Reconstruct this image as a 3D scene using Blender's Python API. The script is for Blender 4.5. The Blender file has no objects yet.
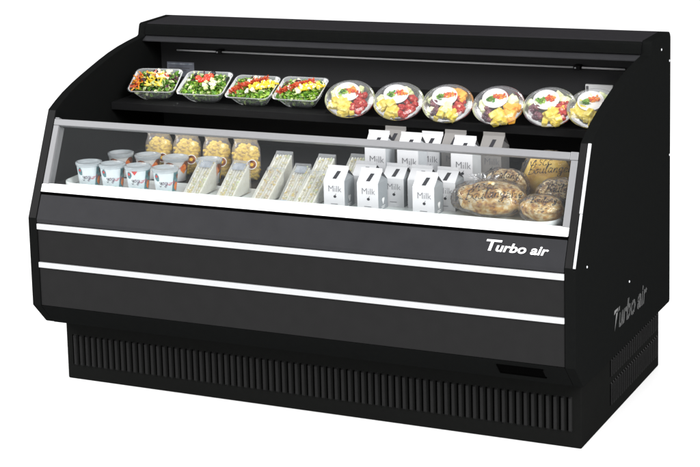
import bpy, bmesh, math, random
from mathutils import Vector, Matrix, noise
from mathutils.bvhtree import BVHTree
random.seed(7)
scene = bpy.context.scene
COL = scene.collection
R = math.radians

# ------------------------------------------------------------------ materials
def new_mat(name):
    m = bpy.data.materials.new(name); m.use_nodes = True
    nt = m.node_tree
    return m, nt, nt.nodes['Principled BSDF'], nt.nodes['Material Output']

def paint(name, col, rough=.45, spec=.3, metal=0, var=.12, bump=.0, scale=60, rvar=.08, coat=0):
    m, nt, b, out = new_mat(name)
    tc = nt.nodes.new('ShaderNodeTexCoord')
    n = nt.nodes.new('ShaderNodeTexNoise'); n.inputs['Scale'].default_value = scale; n.inputs['Detail'].default_value = 5
    nt.links.new(tc.outputs['Object'], n.inputs['Vector'])
    mx = nt.nodes.new('ShaderNodeMix'); mx.data_type = 'RGBA'
    mx.inputs[6].default_value = (*[c*(1-var) for c in col], 1); mx.inputs[7].default_value = (*[min(1, c*(1+var)) for c in col], 1)
    nt.links.new(n.outputs['Fac'], mx.inputs[0]); nt.links.new(mx.outputs[2], b.inputs['Base Color'])
    mr = nt.nodes.new('ShaderNodeMapRange'); mr.inputs[3].default_value = max(.02, rough-rvar); mr.inputs[4].default_value = min(1, rough+rvar)
    nt.links.new(n.outputs['Fac'], mr.inputs[0]); nt.links.new(mr.outputs[0], b.inputs['Roughness'])
    b.inputs['Specular IOR Level'].default_value = spec; b.inputs['Metallic'].default_value = metal
    b.inputs['Coat Weight'].default_value = coat
    if bump:
        n2 = nt.nodes.new('ShaderNodeTexNoise'); n2.inputs['Scale'].default_value = 900; n2.inputs['Detail'].default_value = 2
        nt.links.new(tc.outputs['Object'], n2.inputs['Vector'])
        bp = nt.nodes.new('ShaderNodeBump'); bp.inputs['Strength'].default_value = bump; bp.inputs['Distance'].default_value = .0006
        nt.links.new(n2.outputs['Fac'], bp.inputs['Height']); nt.links.new(bp.outputs['Normal'], b.inputs['Normal'])
    return m

def mottled(name, cols, scale=40, rough=.5, spec=.4, bump=.3, sss=0, detail=6, dist=.002):
    """base colour runs through several real colours of the food itself"""
    m, nt, b, out = new_mat(name)
    tc = nt.nodes.new('ShaderNodeTexCoord')
    n = nt.nodes.new('ShaderNodeTexNoise'); n.inputs['Scale'].default_value = scale; n.inputs['Detail'].default_value = detail
    nt.links.new(tc.outputs['Object'], n.inputs['Vector'])
    cr = nt.nodes.new('ShaderNodeValToRGB'); el = cr.color_ramp.elements
    k = len(cols)
    el[0].position = .3; el[0].color = (*cols[0], 1); el[1].position = .7; el[1].color = (*cols[-1], 1)
    for i in range(1, k-1):
        e = el.new(.3+.4*i/(k-1)); e.color = (*cols[i], 1)
    nt.links.new(n.outputs['Fac'], cr.inputs[0]); nt.links.new(cr.outputs[0], b.inputs['Base Color'])
    b.inputs['Roughness'].default_value = rough; b.inputs['Specular IOR Level'].default_value = spec
    if sss:
        b.inputs['Subsurface Weight'].default_value = sss; b.inputs['Subsurface Radius'].default_value = (.004, .003, .002); b.inputs['Subsurface Scale'].default_value = 1
    if bump:
        bp = nt.nodes.new('ShaderNodeBump'); bp.inputs['Strength'].default_value = bump; bp.inputs['Distance'].default_value = dist
        nt.links.new(n.outputs['Fac'], bp.inputs['Height']); nt.links.new(bp.outputs['Normal'], b.inputs['Normal'])
    return m

def clear(name, haze=.08, col=(.9, .93, .93), rough=.05, ior=1.45, tint=(1, 1, 1), wr=0.0, wscale=40, gl=1.0):
    """thin clear plastic or glass: transparent + fresnel gloss + a little milky diffuse"""
    m, nt, b, out = new_mat(name); nt.nodes.remove(b)
    N = nt.nodes.new
    tr = N('ShaderNodeBsdfTransparent'); tr.inputs[0].default_value = (*tint, 1)
    df = N('ShaderNodeBsdfDiffuse'); df.inputs[0].default_value = (*col, 1)
    g = N('ShaderNodeBsdfGlossy'); g.inputs['Roughness'].default_value = rough; g.inputs[0].default_value = (1, 1, 1, 1)
    fr = N('ShaderNodeFresnel'); fr.inputs[0].default_value = ior
    m1 = N('ShaderNodeMixShader'); m1.inputs[0].default_value = haze
    m2 = N('ShaderNodeMixShader')
    nt.links.new(tr.outputs[0], m1.inputs[1]); nt.links.new(df.outputs[0], m1.inputs[2])
    mu = N('ShaderNodeMath'); mu.operation = 'MULTIPLY'; mu.inputs[1].default_value = gl
    nt.links.new(fr.outputs[0], mu.inputs[0]); nt.links.new(mu.outputs[0], m2.inputs[0])
    nt.links.new(m1.outputs[0], m2.inputs[1]); nt.links.new(g.outputs[0], m2.inputs[2])
    if wr:
        tc = N('ShaderNodeTexCoord'); n = N('ShaderNodeTexNoise'); n.inputs['Scale'].default_value = wscale; n.inputs['Detail'].default_value = 4
        nt.links.new(tc.outputs['Object'], n.inputs['Vector'])
        bp = N('ShaderNodeBump'); bp.inputs['Strength'].default_value = wr; bp.inputs['Distance'].default_value = .006
        nt.links.new(n.outputs['Fac'], bp.inputs['Height'])
        for nd in (g, df, fr): nt.links.new(bp.outputs['Normal'], nd.inputs['Normal'])
    nt.links.new(m2.outputs[0], out.inputs[0])
    return m

M = {}
M['black'] = paint('black powder coat', (.0058, .0061, .0060), .5, .0, bump=.15)
M['black_soft'] = paint('black interior paint', (.0075, .0075, .0078), .55, .0, bump=.1)
M['back'] = paint('dark grey interior paint', (.027, .027, .0285), .5, .16, bump=.1, scale=6)
M['litblack'] = paint('charcoal front paint', (.025, .025, .0272), .42, .05, bump=.2, scale=25)  # cabinet black, lightened in colour for light on upward faces
M['litblack_low'] = paint('charcoal lower paint', (.0140, .0138, .0140), .42, .03, bump=.2, scale=25)  # same black, lightened less, for light on the front faces
M['hood'] = paint('litblack hood paint', (.0195, .0187, .0205), .45, .0, bump=.2)  # hood black with the lit top's tone put into the colour
M['shelf'] = paint('shelf paint', (.0115, .0115, .012), .45, .03, bump=.1)
M['base'] = paint('black base paint', (.0072, .0074, .0071), .5, .0, bump=.15)
M['fin'] = paint('louvre fin paint', (.013, .013, .013), .4, .05, bump=.1)
M['void'] = paint('black shade in gaps', (.0012, .0012, .0012), .8, .0)  # flat black that paints the shade in louvre slots and the grip
M['alu'] = paint('brushed aluminium', (.62, .63, .66), .38, .5, metal=.55, var=.05, scale=200)
M['rail'] = paint('grey anodised rail', (.205, .206, .213), .42, .2, metal=.1, var=.04, scale=120)
M['chrome'] = paint('polished trim', (.50, .51, .53), .14, .5, metal=.95, var=.03)
M['strip'] = paint('bright trim strip', (.43, .435, .445), .3, .3, metal=.1, var=.03, scale=15)
M['white'] = paint('white plastic', (.88, .88, .88), .35, .4, var=.02)
M['pan'] = paint('white deck pan', (.66, .70, .69), .35, .4, var=.04)
M['deckp'] = paint('dark deck paint', (.022, .022, .023), .5, .1)
M['letter'] = paint('white lettering', (.85, .85, .86), .4, .4, var=.02)
M['slit_glint'] = paint('grey slit highlights', (.105, .105, .105), .4, .1, var=.1)  # painted highlights of slits cut in the black panel
M['glass'] = clear('front glass', .006, (.8, .85, .9), .02, 1.5, (.98, .985, .985), gl=.15)
M['tub'] = clear('frosted clear tub', .24, (.80, .84, .85), .12, 1.45, (.97, .98, .98), wr=.15, wscale=70, gl=.7)
M['lidp'] = clear('clear lid plastic', .035, (.8, .81, .85), .10, 1.45, wr=.25, wscale=30, gl=.5)
M['bowlp'] = clear('clear bowl plastic', .26, (.62, .63, .67), .10, 1.45, (.93, .94, .95), wr=.3, wscale=40, gl=.8)
M['film'] = clear('crinkled bag film', .045, (.66, .70, .78), .07, 1.45, (.95, .95, .96), wr=1.0, wscale=45, gl=.85)
M['pouchp'] = clear('pouch film', .16, (.70, .67, .72), .14, 1.4, (.98, .97, .95), wr=.4, wscale=30, gl=.5)
M['packp'] = clear('sandwich pack film', .20, (.60, .62, .65), .08, 1.4, (.97, .98, .98), wr=.45, wscale=45, gl=.8)
M['cuplid'] = clear('cup lid plastic', .50, (.50, .55, .58), .10, 1.45, wr=.6, wscale=90)
M['cup'] = mottled('cup printed white', [(.66, .70, .72), (.62, .68, .71), (.52, .63, .67)], 25, .35, .4, 0)
M['cupw'] = mottled('cup warm white', [(.70, .69, .68), (.67, .66, .66), (.62, .62, .64)], 25, .35, .4, 0)
M['teal'] = mottled('cup teal print', [(.03, .07, .08), (.08, .18, .2), (.2, .3, .3)], 90, .4, .4, 0)
M['brown'] = mottled('cup brown print', [(.05, .016, .01), (.20, .06, .025), (.42, .18, .08)], 80, .4, .4, 0)
M['orange'] = mottled('cup orange print', [(.60, .09, .025), (.72, .2, .04), (.75, .36, .10)], 80, .4, .4, 0)
M['yellowp'] = mottled('cup yellow print', [(.75, .4, .03), (.85, .55, .08)], 80, .4, .4, 0)
M['redp'] = mottled('cup red print', [(.35, .02, .03), (.55, .06, .05)], 80, .4, .4, 0)
M['greenp'] = paint('cup green print', (.25, .5, .15), .4, .4)
M['ink'] = paint('dark print', (.02, .02, .025), .5, .3)
M['inkg'] = paint('grey print', (.12, .12, .13), .5, .3)
M['inkr'] = paint('red print', (.5, .05, .09), .5, .3)
M['inkm'] = paint('plum print', (.10, .05, .09), .5, .3)
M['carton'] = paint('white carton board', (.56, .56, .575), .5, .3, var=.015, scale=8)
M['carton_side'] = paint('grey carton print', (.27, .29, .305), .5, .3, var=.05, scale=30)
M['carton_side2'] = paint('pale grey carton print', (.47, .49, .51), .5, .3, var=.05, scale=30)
M['carton_dull'] = paint('shaded carton board', (.20, .192, .185), .6, .3, var=.03, scale=8)  # rear row's shade put into the board colour
M['carton_dull2'] = paint('shaded carton print', (.10, .10, .10), .6, .3, var=.05)  # the same painted shade for the printed sides
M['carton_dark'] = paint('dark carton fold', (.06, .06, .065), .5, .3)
M['bread'] = mottled('white bread crumb', [(.78, .75, .62), (.83, .81, .72), (.86, .85, .79)], 120, .8, .2, .15, dist=.001)
M['fillg'] = mottled('pale cream filling', [(.50, .44, .14), (.70, .62, .30), (.80, .74, .52)], 70, .5, .4, .5)
M['fillh'] = mottled('ham cheese filling', [(.62, .42, .30), (.75, .62, .34), (.8, .7, .5)], 70, .5, .4, .5)
M['crustb'] = mottled('sandwich crust', [(.50, .34, .14), (.66, .50, .26)], 60, .7, .2, .3)
M['paperlabel'] = mottled('blue grey label', [(.20, .24, .30), (.34, .38, .44), (.6, .62, .66)], 60, .5, .3, 0)
M['pasta'] = mottled('yellow filling', [(.50, .31, .010), (.72, .53, .035), (.76, .60, .11)], 60, .5, .3, .4)
M['loafw'] = mottled('floured crust', [(.10, .035, .01), (.42, .20, .03), (.60, .39, .12), (.74, .62, .36), (.80, .75, .58)], 62, .75, .2, 1.0, detail=9, dist=.006)
M['loafy'] = mottled('golden crust', [(.50, .27, .03), (.74, .48, .06), (.78, .58, .14)], 30, .65, .3, .4)
M['loafs'] = mottled('seeded crust', [(.03, .018, .012), (.30, .16, .05), (.66, .50, .24), (.78, .70, .5)], 80, .75, .2, .6, dist=.003)
M['g1'] = mottled('lettuce bright', [(.13, .32, .02), (.26, .48, .04), (.48, .62, .12)], 60, .45, .4, .3)
M['g2'] = mottled('lettuce dark', [(.022, .09, .008), (.07, .20, .015), (.15, .32, .035)], 60, .45, .4, .3)
M['g3'] = mottled('lettuce pale', [(.45, .55, .16), (.62, .70, .34), (.75, .78, .55)], 60, .45, .4, .3)
M['herb'] = mottled('bright herb', [(.03, .18, .01), (.08, .30, .03)], 60, .5, .3, .3)
M['purple'] = mottled('radicchio', [(.03, .01, .02), (.10, .02, .04)], 60, .4, .4, .3)
M['tom'] = mottled('tomato red', [(.48, .015, .01), (.62, .04, .015), (.7, .12, .05)], 50, .25, .6, .1)
M['carrot'] = mottled('carrot orange', [(.70, .20, .015), (.80, .33, .04)], 70, .4, .4, .2)
M['redpep'] = mottled('pepper red', [(.26, .02, .006), (.46, .05, .012), (.58, .14, .03)], 70, .35, .5, .2)
M['corn'] = mottled('yellow corn', [(.66, .42, .012), (.75, .55, .035), (.78, .66, .16)], 70, .4, .4, .2)
M['cheese'] = mottled('pale cheese', [(.74, .68, .48), (.83, .80, .66)], 70, .5, .4, .2)
M['olive'] = paint('black olive', (.012, .012, .018), .25, .5)
M['pine'] = mottled('pale yellow fruit', [(.50, .37, .02), (.62, .50, .07), (.72, .64, .24)], 70, .35, .5, .2)
M['melon'] = mottled('white green fruit', [(.50, .58, .24), (.72, .74, .46), (.80, .80, .64)], 45, .35, .5, .2)
M['straw'] = mottled('red berry', [(.16, .002, .002), (.36, .006, .004), (.42, .02, .01), (.66, .34, .24)], 110, .3, .5, .3)
M['grape'] = mottled('dark grape', [(.025, .012, .02), (.10, .03, .05), (.22, .08, .09)], 50, .2, .5, .1)
M['mango'] = mottled('orange fruit', [(.75, .30, .03), (.82, .48, .08)], 45, .35, .5, .2)
M['cream'] = mottled('white dip', [(.80, .78, .74), (.86, .85, .83)], 60, .4, .4, .2)
M['plastw'] = paint('white cup plastic', (.80, .80, .82), .35, .4, var=.02)
M['tagg'] = mottled('grey blue tag', [(.13, .14, .17), (.19, .20, .24), (.24, .25, .29)], 30, .5, .3, 0)

# ------------------------------------------------------------------ mesh helper
class MB:
    def __init__(s): s.bm = bmesh.new(); s.mats = []
    def mi(s, m):
        if m not in s.mats: s.mats.append(m)
        return s.mats.index(m)
    def face(s, pts, m, smooth=False):
        vs = [s.bm.verts.new(p) for p in pts]
        f = s.bm.faces.new(vs); f.material_index = s.mi(m); f.smooth = smooth
        return f
    def box(s, x0, x1, y0, y1, z0, z1, m, mtx=None):
        P = [Vector((x, y, z)) for z in (z0, z1) for y in (y0, y1) for x in (x0, x1)]
        if mtx: P = [mtx @ p for p in P]
        v = [s.bm.verts.new(p) for p in P]
        for q in ((0, 2, 3, 1), (4, 5, 7, 6), (0, 1, 5, 4), (2, 6, 7, 3), (0, 4, 6, 2), (1, 3, 7, 5)):
            f = s.bm.faces.new([v[i] for i in q]); f.material_index = s.mi(m)
    def prism_x(s, prof, x0, x1, m, cap0=None, cap1=None):
        """profile of (y, z) extruded along x"""
        a = [s.bm.verts.new((x0, y, z)) for y, z in prof]; b = [s.bm.verts.new((x1, y, z)) for y, z in prof]
        n = len(prof); fs = []
        for i in range(n):
            j = (i+1) % n
            f = s.bm.faces.new((a[i], a[j], b[j], b[i])); f.material_index = s.mi(m)
            fs.append(f)
        f0 = s.bm.faces.new(a[::-1]); f0.material_index = s.mi(cap0 or m)
        f1 = s.bm.faces.new(b); f1.material_index = s.mi(cap1 or m)
        return fs
    def loft(s, rings, m, close0=False, close1=False, smooth=True):
        """rings: lists of points, equal length, closed loops"""
        V = [[s.bm.verts.new(p) for p in r] for r in rings]
        n = len(rings[0])
        for k in range(len(V)-1):
            for i in range(n):
                j = (i+1) % n
                f = s.bm.faces.new((V[k][i], V[k][j], V[k+1][j], V[k+1][i])); f.material_index = s.mi(m); f.smooth = smooth
        if close0: f = s.bm.faces.new(V[0][::-1]); f.material_index = s.mi(m)
        if close1: f = s.bm.faces.new(V[-1]); f.material_index = s.mi(m)
    def lathe(s, prof, m, n=40, close0=False, close1=False, smooth=True, c=(0, 0, 0)):
        s.loft([[(c[0]+r*math.cos(2*math.pi*i/n), c[1]+r*math.sin(2*math.pi*i/n), c[2]+z) for i in range(n)] for r, z in prof], m, close0, close1, smooth)
    def blob(s, c, rad, m, sub=2, amp=.0, freq=30, rot=None, smooth=True):
        bm2 = bmesh.new(); bmesh.ops.create_icosphere(bm2, subdivisions=sub, radius=1)
        rot = rot or Matrix.Identity(3); off = Vector((random.random()*50, random.random()*50, 0))
        mp = {}
        for v in bm2.verts:
            d = 1+amp*noise.noise(v.co*freq+off) if amp else 1
            p = Vector((v.co.x*rad[0], v.co.y*rad[1], v.co.z*rad[2]))*d
            mp[v.index] = s.bm.verts.new(Vector(c)+rot @ p)
        k = s.mi(m)
        for f in bm2.faces:
            g = s.bm.faces.new([mp[v.index] for v in f.verts]); g.material_index = k; g.smooth = smooth
        bm2.free()
    def chunk(s, c, sx, sy, sz, m, rot):
        """slightly irregular cut cube"""
        P = []
        for z in (-1, 1):
            for y in (-1, 1):
                for x in (-1, 1):
                    j = [random.uniform(.75, 1.1) for _ in range(3)]
                    P.append(Vector(c)+rot @ Vector((x*sx*j[0], y*sy*j[1], z*sz*j[2])))
        v = [s.bm.verts.new(p) for p in P]
        for q in ((0, 2, 3, 1), (4, 5, 7, 6), (0, 1, 5, 4), (2, 6, 7, 3), (0, 4, 6, 2), (1, 3, 7, 5)):
            f = s.bm.faces.new([v[i] for i in q]); f.material_index = s.mi(m)
    def leaf(s, c, L, Wd, m, rot):
        """small curled leaf of 3x2 quads"""
        V = []
        cu = random.uniform(-1.2, 1.2); fz = random.uniform(0, 6)
        for i in range(4):
            t = i/3
            w = Wd*(math.sin(math.pi*(.15+.75*t)))
            row = []
            for j in (-1, 0, 1):
                z = L*.35*cu*(t-.5)**2 + abs(j)*Wd*.4 + math.sin(fz+i*2+j*1.7)*Wd*.25
                row.append(s.bm.verts.new(Vector(c)+rot @ Vector((j*w, (t-.5)*L, z))))
            V.append(row)
        k = s.mi(m)
        for i in range(3):
            for j in range(2):
                f = s.bm.faces.new((V[i][j], V[i][j+1], V[i+1][j+1], V[i+1][j])); f.material_index = k; f.smooth = True
    def text(s, body, size, m, xf, shear=0, off=0, spacing=1.0, ext=0, align='LEFT', sx=1.0):
        """writing: built-in font turned into faces, each vertex placed by xf(x, y, z)"""
        cu = bpy.data.curves.new('t', 'FONT'); cu.body = body; cu.size = size; cu.shear = shear; cu.offset = off
        cu.space_character = spacing; cu.extrude = ext; cu.align_x = align; cu.resolution_u = 4
        o = bpy.data.objects.new('t', cu); COL.objects.link(o)
        dg = bpy.context.evaluated_depsgraph_get(); dg.update()
        me = bpy.data.meshes.new_from_object(o.evaluated_get(dg))
        k = s.mi(m)
        vs = [s.bm.verts.new(xf(v.co.x*sx, v.co.y, v.co.z)) for v in me.vertices]
        for p in me.polygons:
            try: f = s.bm.faces.new([vs[i] for i in p.vertices]); f.material_index = k
            except ValueError: pass
        bpy.data.objects.remove(o); bpy.data.curves.remove(cu); bpy.data.meshes.remove(me)
    def build(s, name, parent=None, bevel=0, seg=2, normals=True, loc=None):
        if normals: bmesh.ops.recalc_face_normals(s.bm, faces=s.bm.faces)
        me = bpy.data.meshes.new(name); s.bm.to_mesh(me); s.bm.free()
        for m in s.mats: me.materials.append(M[m])
        o = bpy.data.objects.new(name, me); COL.objects.link(o)
        if parent: o.parent = parent
        if loc: o.location = loc
        if bevel:
            b = o.modifiers.new('bevel', 'BEVEL'); b.width = bevel; b.segments = seg; b.limit_method = 'ANGLE'; b.angle_limit = R(35)
            b.harden_normals = False
        return o

def thing(name, label, cat, loc=(0, 0, 0), rot=(0, 0, 0), group=None):
    o = bpy.data.objects.new(name, None); COL.objects.link(o)
    o.empty_display_size = .05
    o.location = loc; o.rotation_euler = rot; o['label'] = label; o['category'] = cat
    if group: o['group'] = group
    return o
def dup(root, loc, label, rot=None):
    """a copy of a thing with its parts and sub-parts"""
    r = root.copy(); COL.objects.link(r); r.location = loc; r['label'] = label
    if rot: r.rotation_euler = rot
    def rec(src, dst):
        for ch in list(src.children):
            c = ch.copy(); COL.objects.link(c); c.parent = dst
            rec(ch, c)
    rec(root, r)
    return r
def rrect(w, d, r, z, n=6, cx=0, cy=0):
    pts = []
    for (sx, sy, a0) in ((1, 1, 0), (-1, 1, 90), (-1, -1, 180), (1, -1, 270)):
        for i in range(n+1):
            a = R(a0+90*i/n)
            pts.append((cx+sx*(w/2-r)+r*math.cos(a), cy+sy*(d/2-r)+r*math.sin(a), z))
    return pts
def rrot(): return Matrix.Rotation(random.uniform(0, 6.28), 3, 'Z') @ Matrix.Rotation(random.uniform(-.9, .9), 3, 'X') @ Matrix.Rotation(random.uniform(-.9, .9), 3, 'Y')

# ------------------------------------------------------------------ pen strokes for handwritten words
PEN = {'v': [[(0, .5), (.18, 0), (.42, .58)]], 'i': [[(0, .5), (.05, 0), (.18, .08)], [(.06, .72), (.09, .76)]], 's': [[(.36, .45), (.15, .52), (.10, .35), (.32, .2), (.25, 0), (0, .03)]],
 'c': [[(.36, .43), (.15, .52), (0, .25), (.12, 0), (.40, .08)]], 'B': [[(.05, 0), (.12, 1)], [(0, .93), (.42, 1.0), (.46, .75), (.10, .52), (.52, .45), (.52, .1), (0, 0)]],
 'o': [[(.2, .5), (0, .27), (.15, 0), (.36, .2), (.22, .5), (.45, .45)]], 'u': [[(0, .5), (.03, .1), (.2, 0), (.35, .15), (.38, .5), (.40, 0), (.5, .06)]],
 'l': [[(0, .1), (.16, .9), (.06, .97), (.02, .4), (.10, 0), (.26, .08)]], 'a': [[(.35, .45), (.12, .5), (0, .2), (.12, 0), (.33, .2), (.36, .5), (.38, .05), (.5, .04)]],
 'n': [[(0, .5), (.03, 0), (.08, .35), (.25, .5), (.32, .3), (.35, 0), (.48, .06)]], 'g': [[(.35, .45), (.1, .5), (0, .25), (.12, .05), (.33, .2), (.36, .5), (.33, -.3), (.15, -.46), (0, -.3), (.45, .05)]],
 'e': [[(0, .22), (.3, .28), (.25, .5), (.08, .45), (0, .2), (.12, 0), (.42, .1)]], 'r': [[(0, .5), (.05, 0), (.10, .35), (.32, .48)]],
 'y': [[(0, .5), (.05, .12), (.2, .1), (.34, .5), (.28, -.25), (.1, -.45), (-.02, -.25)]], 't': [[(.17, .9), (.13, .1), (.30, .02)], [(0, .55), (.34, .58)]]}
def pen_path(p, n=5):
    if len(p) < 3: return [Vector(q) for q in p]
    P = [Vector(p[0])]+[Vector(q) for q in p]+[Vector(p[-1])]; out = []
    for i in range(1, len(P)-2):
        for k in range(n):
            t = k/n
            out.append(.5*((2*P[i])+(-P[i-1]+P[i+1])*t+(2*P[i-1]-5*P[i]+4*P[i+1]-P[i+2])*t*t+(-P[i-1]+3*P[i]-3*P[i+1]+P[i+2])*t**3))
    out.append(P[-2]); return out
def pen_word(b, word, size, wd, xf, mats, shear=.25, gap=.12):
    x = 0
    for li, ch in enumerate(word):
        dy = random.uniform(-.06, .06)
        wmax = 0
        for st in PEN[ch]:
            pts = [Vector(((x+q.x+shear*q.y)*size, (q.y+dy)*size)) for q in pen_path(st)]
            wmax = max(wmax, max(q.x for q in pen_path(st)))
            m = mats[li % len(mats)]; k = b.mi(m); L = []
            for i, q in enumerate(pts):
                d = (pts[min(i+1, len(pts)-1)]-pts[max(i-1, 0)])
                if d.length < 1e-9: d = Vector((1, 0))
                d.normalize(); nn = Vector((-d.y, d.x))*wd*.5*(.75+.4*math.sin(i*.9+li))
                L.append((b.bm.verts.new(xf(q.x+nn.x, q.y+nn.y)), b.bm.verts.new(xf(q.x-nn.x, q.y-nn.y))))
            for i in range(len(L)-1):
                f = b.bm.faces.new((L[i][0], L[i][1], L[i+1][1], L[i+1][0])); f.material_index = k
        x += wmax+gap
    return x*size

# ------------------------------------------------------------------ the setting
g = MB(); g.face([(-60, -60, 0), (60, -60, 0), (60, 60, 0), (-60, 60, 0)], 'ground')
M['ground'] = paint('white studio floor', (.92, .92, .92), .8, .02, var=.01)
go = g.build('ground'); go['kind'] = 'structure'

# ------------------------------------------------------------------ the display case
W = 1.6; T = .027
Z1, Y2, Z2 = .518, .14, .810           # the sloped front: from (0, Z1) up to (Y2, Z2)
HB, ZC, H, D = .1908, .2593, .981, .9017
NV = Vector((0, -(Z2-Z1), Y2)).normalized()    # outward normal of the sloped front
UV = Vector((0, Y2, Z2-Z1)).normalized()       # up along it
def ys(z): return (z-Z1)*Y2/(Z2-Z1)
def slope(x, z, n=0):
    p = Vector((x, ys(z), z)) + NV*n
    return p
case = thing('display_case', 'long black open front refrigerated display case with lower glass and white trim strips', 'display case')
CURVE = [(.14, .8105), (.18, .8295), (.2214, .8466), (.275, .8640), (.329, .8790), (.385, .8930), (.44, .9065), (.50, .9195), (.56, .9295), (.62, .9365), (.685, .9425)]
NOSE = [(.6925, .9460), (.6965, .9600), (.7000, .9720), (.7040, .9785), (.7120, .9810), (.8780, .9810), (.8880, .9790), (.8965, .9730), (.9010, .9640), (.9017, .9560)]
PROF = [(0, ZC), (0, Z1)] + CURVE + NOSE + [(D, HB+.006), (D-.006, HB), (.073, HB), (.066, .194)]
for x0, x1 in ((0, T), (W-T, W)):
    b = MB(); b.prism_x(PROF, x0, x1, 'black', None, None)
    ep = b.build('end_panel', case, bevel=.0018)
    # the sloped front edge is a charcoal strip, its lit tone painted in, with a thin gap to the front panels
    b = MB()
    b.prism_x([(ys(.5195)-.0012, .5195), (ys(.8085)-.0012, .8085), (ys(.8085)+.004, .8085), (ys(.5195)+.004, .5195)], x0+.001, x1-.008 if x0 > 1 else x1-.001, 'litblack_low')
    b.build('lit_front_edge', ep, bevel=.0006)
    if x0 > 1:
        b = MB()
        def seg(za, zb, w, n):
            P = [slope(x1-w, za, -.001), slope(x1+.0012, za, -.001), slope(x1+.0012, za, n), slope(x1-w, za, n)]
            Q = [slope(x1-w, zb, -.001), slope(x1+.0012, zb, -.001), slope(x1+.0012, zb, n), slope(x1-w, zb, n)]
            b.loft([P, Q], 'strip', True, True, smooth=False)
        seg(.519, .645, .0055, .002); seg(.6453, .809, .0068, .003)
        b.build('edge_trim', ep, bevel=.001)
        for (y, z) in ((.1001, .4989), (.4834, .36), (.8036, .9418), (.8895, .8966), (.8935, .6246)):
            b = MB(); b.lathe([(.0001, .0016), (.0022, .0015), (.0034, .0006), (.0036, -.001)], 'alu', 16)
            for v in b.bm.verts: v.co = Vector((x1+v.co.z, y+v.co.x, z+v.co.y))
            b.build('screw', ep)
        # vent slits spelling the maker's name, their highlights painted as grey strips
        tb = MB()
        tb.text('Turbo air', .078, 'slit_glint', lambda x, y, z: Vector((x1+.0008, .324+x, .262+y)), shear=.3, off=.0022, spacing=1.0, sx=1.06)
        pit = .0088
        y = .30
        while y < .76:
            for yy in (y, y+.0032):
                bmesh.ops.bisect_plane(tb.bm, geom=tb.bm.verts[:]+tb.bm.edges[:]+tb.bm.faces[:], plane_co=(0, yy, 0), plane_no=(0, 1, -.22))
            y += pit
        dead = []
        for f in tb.bm.faces:
            c = f.calc_center_median(); q = ((c.y-.30) - .22*(c.z)) % pit
            if q > .0032: dead.append(f)
        bmesh.ops.delete(tb.bm, geom=dead, context='FACES')
        tb.build('vent_lettering', ep, normals=False)

b = MB()   # hood across the top, butted between the end panels
b.prism_x(NOSE + [(D, .9210), (.702, .9265), (.698, .9425)], T+.0002, W-T-.0002, 'hood')
b.build('hood', case)
b = MB(); b.prism_x([(.6925, .9465), (.6955, .9595), (.6995, .9722), (.7035, .9790), (.7005, .9790), (.6955, .9725), (.6915, .9600), (.6885, .9465)], T+.0004, W-T-.0004, 'black')
b.build('hood_fascia', case)
b = MB(); b.prism_x([(.6970, .9440), (.6715, .9330), (.6715, .9285), (.6990, .9285)], T+.0003, W-T-.0003, 'litblack'); b.build('hood_lip', case, bevel=.001)
b = MB(); b.prism_x([(.79, HB), (.79, .9205), (.899, .9205), (.899, HB)], T+.0003, W-T-.0003, 'back'); b.build('back_panel', case)
# rod with brackets under the hood
b = MB()
for xa, xb in ((.094, .235), (.252, 1.36), (1.385, 1.508)):
    b.lathe([(.0028, 0), (.0028, 1)], 'plastw', 12, True, True)
    for v in b.bm.verts[-24:]: v.co = Vector((xa+(xb-xa)*v.co.z, .772+v.co.x, .887+v.co.y))
rod = b.build('hanging_rod', case)
for xc in (.2435, 1.3725):
    b = MB(); b.box(xc-.009, xc+.009, .7635, .7895, .880, .894, 'fin'); b.blob((xc-.004, .763, .887), (.004, .003, .004), 'alu', 1); b.build('rod_bracket', rod, bevel=.0015)
# shelf with sloped risers that tilt the packs to the customer
b = MB(); b.box(T+.0003, W-T-.0003, .459, .7898, .7517, .7745, 'shelf'); sh = b.build('upper_shelf', case, bevel=.0015)
b = MB(); b.prism_x([(.536, .7747), (.536, .7757), (.628, .8210), (.632, .8210), (.632, .7747)], T+.02, .72, 'black_soft'); b.build('tilted_rack', sh)
b = MB(); b.prism_x([(.4795, .7747), (.4795, .7757), (.570, .8400), (.574, .8400), (.574, .7747)], .725, W-T-.005, 'black_soft'); b.build('tilted_rack', sh)
# tag and switch plate on the back wall
b = MB(); b.box(.048, .143, .787, .7898, .800, .846, 'tagg')
b.text('CHILLED', .012, 'inkg', lambda x, y, z: Vector((.056+x, .7866, .8285+y)));
for k in range(3): b.box(.056, .12-.01*k, .7866, .787, .8205-.006*k, .8220-.006*k, 'inkg')
tg = MB(); b.bm.free()
b = MB(); b.box(.048, .143, .787, .7898, .800, .846, 'tagg'); b.box(.052, .139, .7864, .7872, .8385, .8420, 'paperlabel')
for k in range(3): b.box(.056, .128-.012*k, .7864, .7872, .826-.007*k, .8285-.007*k, 'inkg')
b.build('shelf_tag', case)
b = MB(); b.box(1.392, 1.47, .780, .7898, .796, .838, 'white'); b.box(1.3945, 1.4015, .7785, .7803, .801, .834, 'inkg'); b.box(1.404, 1.412, .7785, .7803, .803, .815, 'ink'); b.build('switch_plate', case, bevel=.001)
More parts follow.
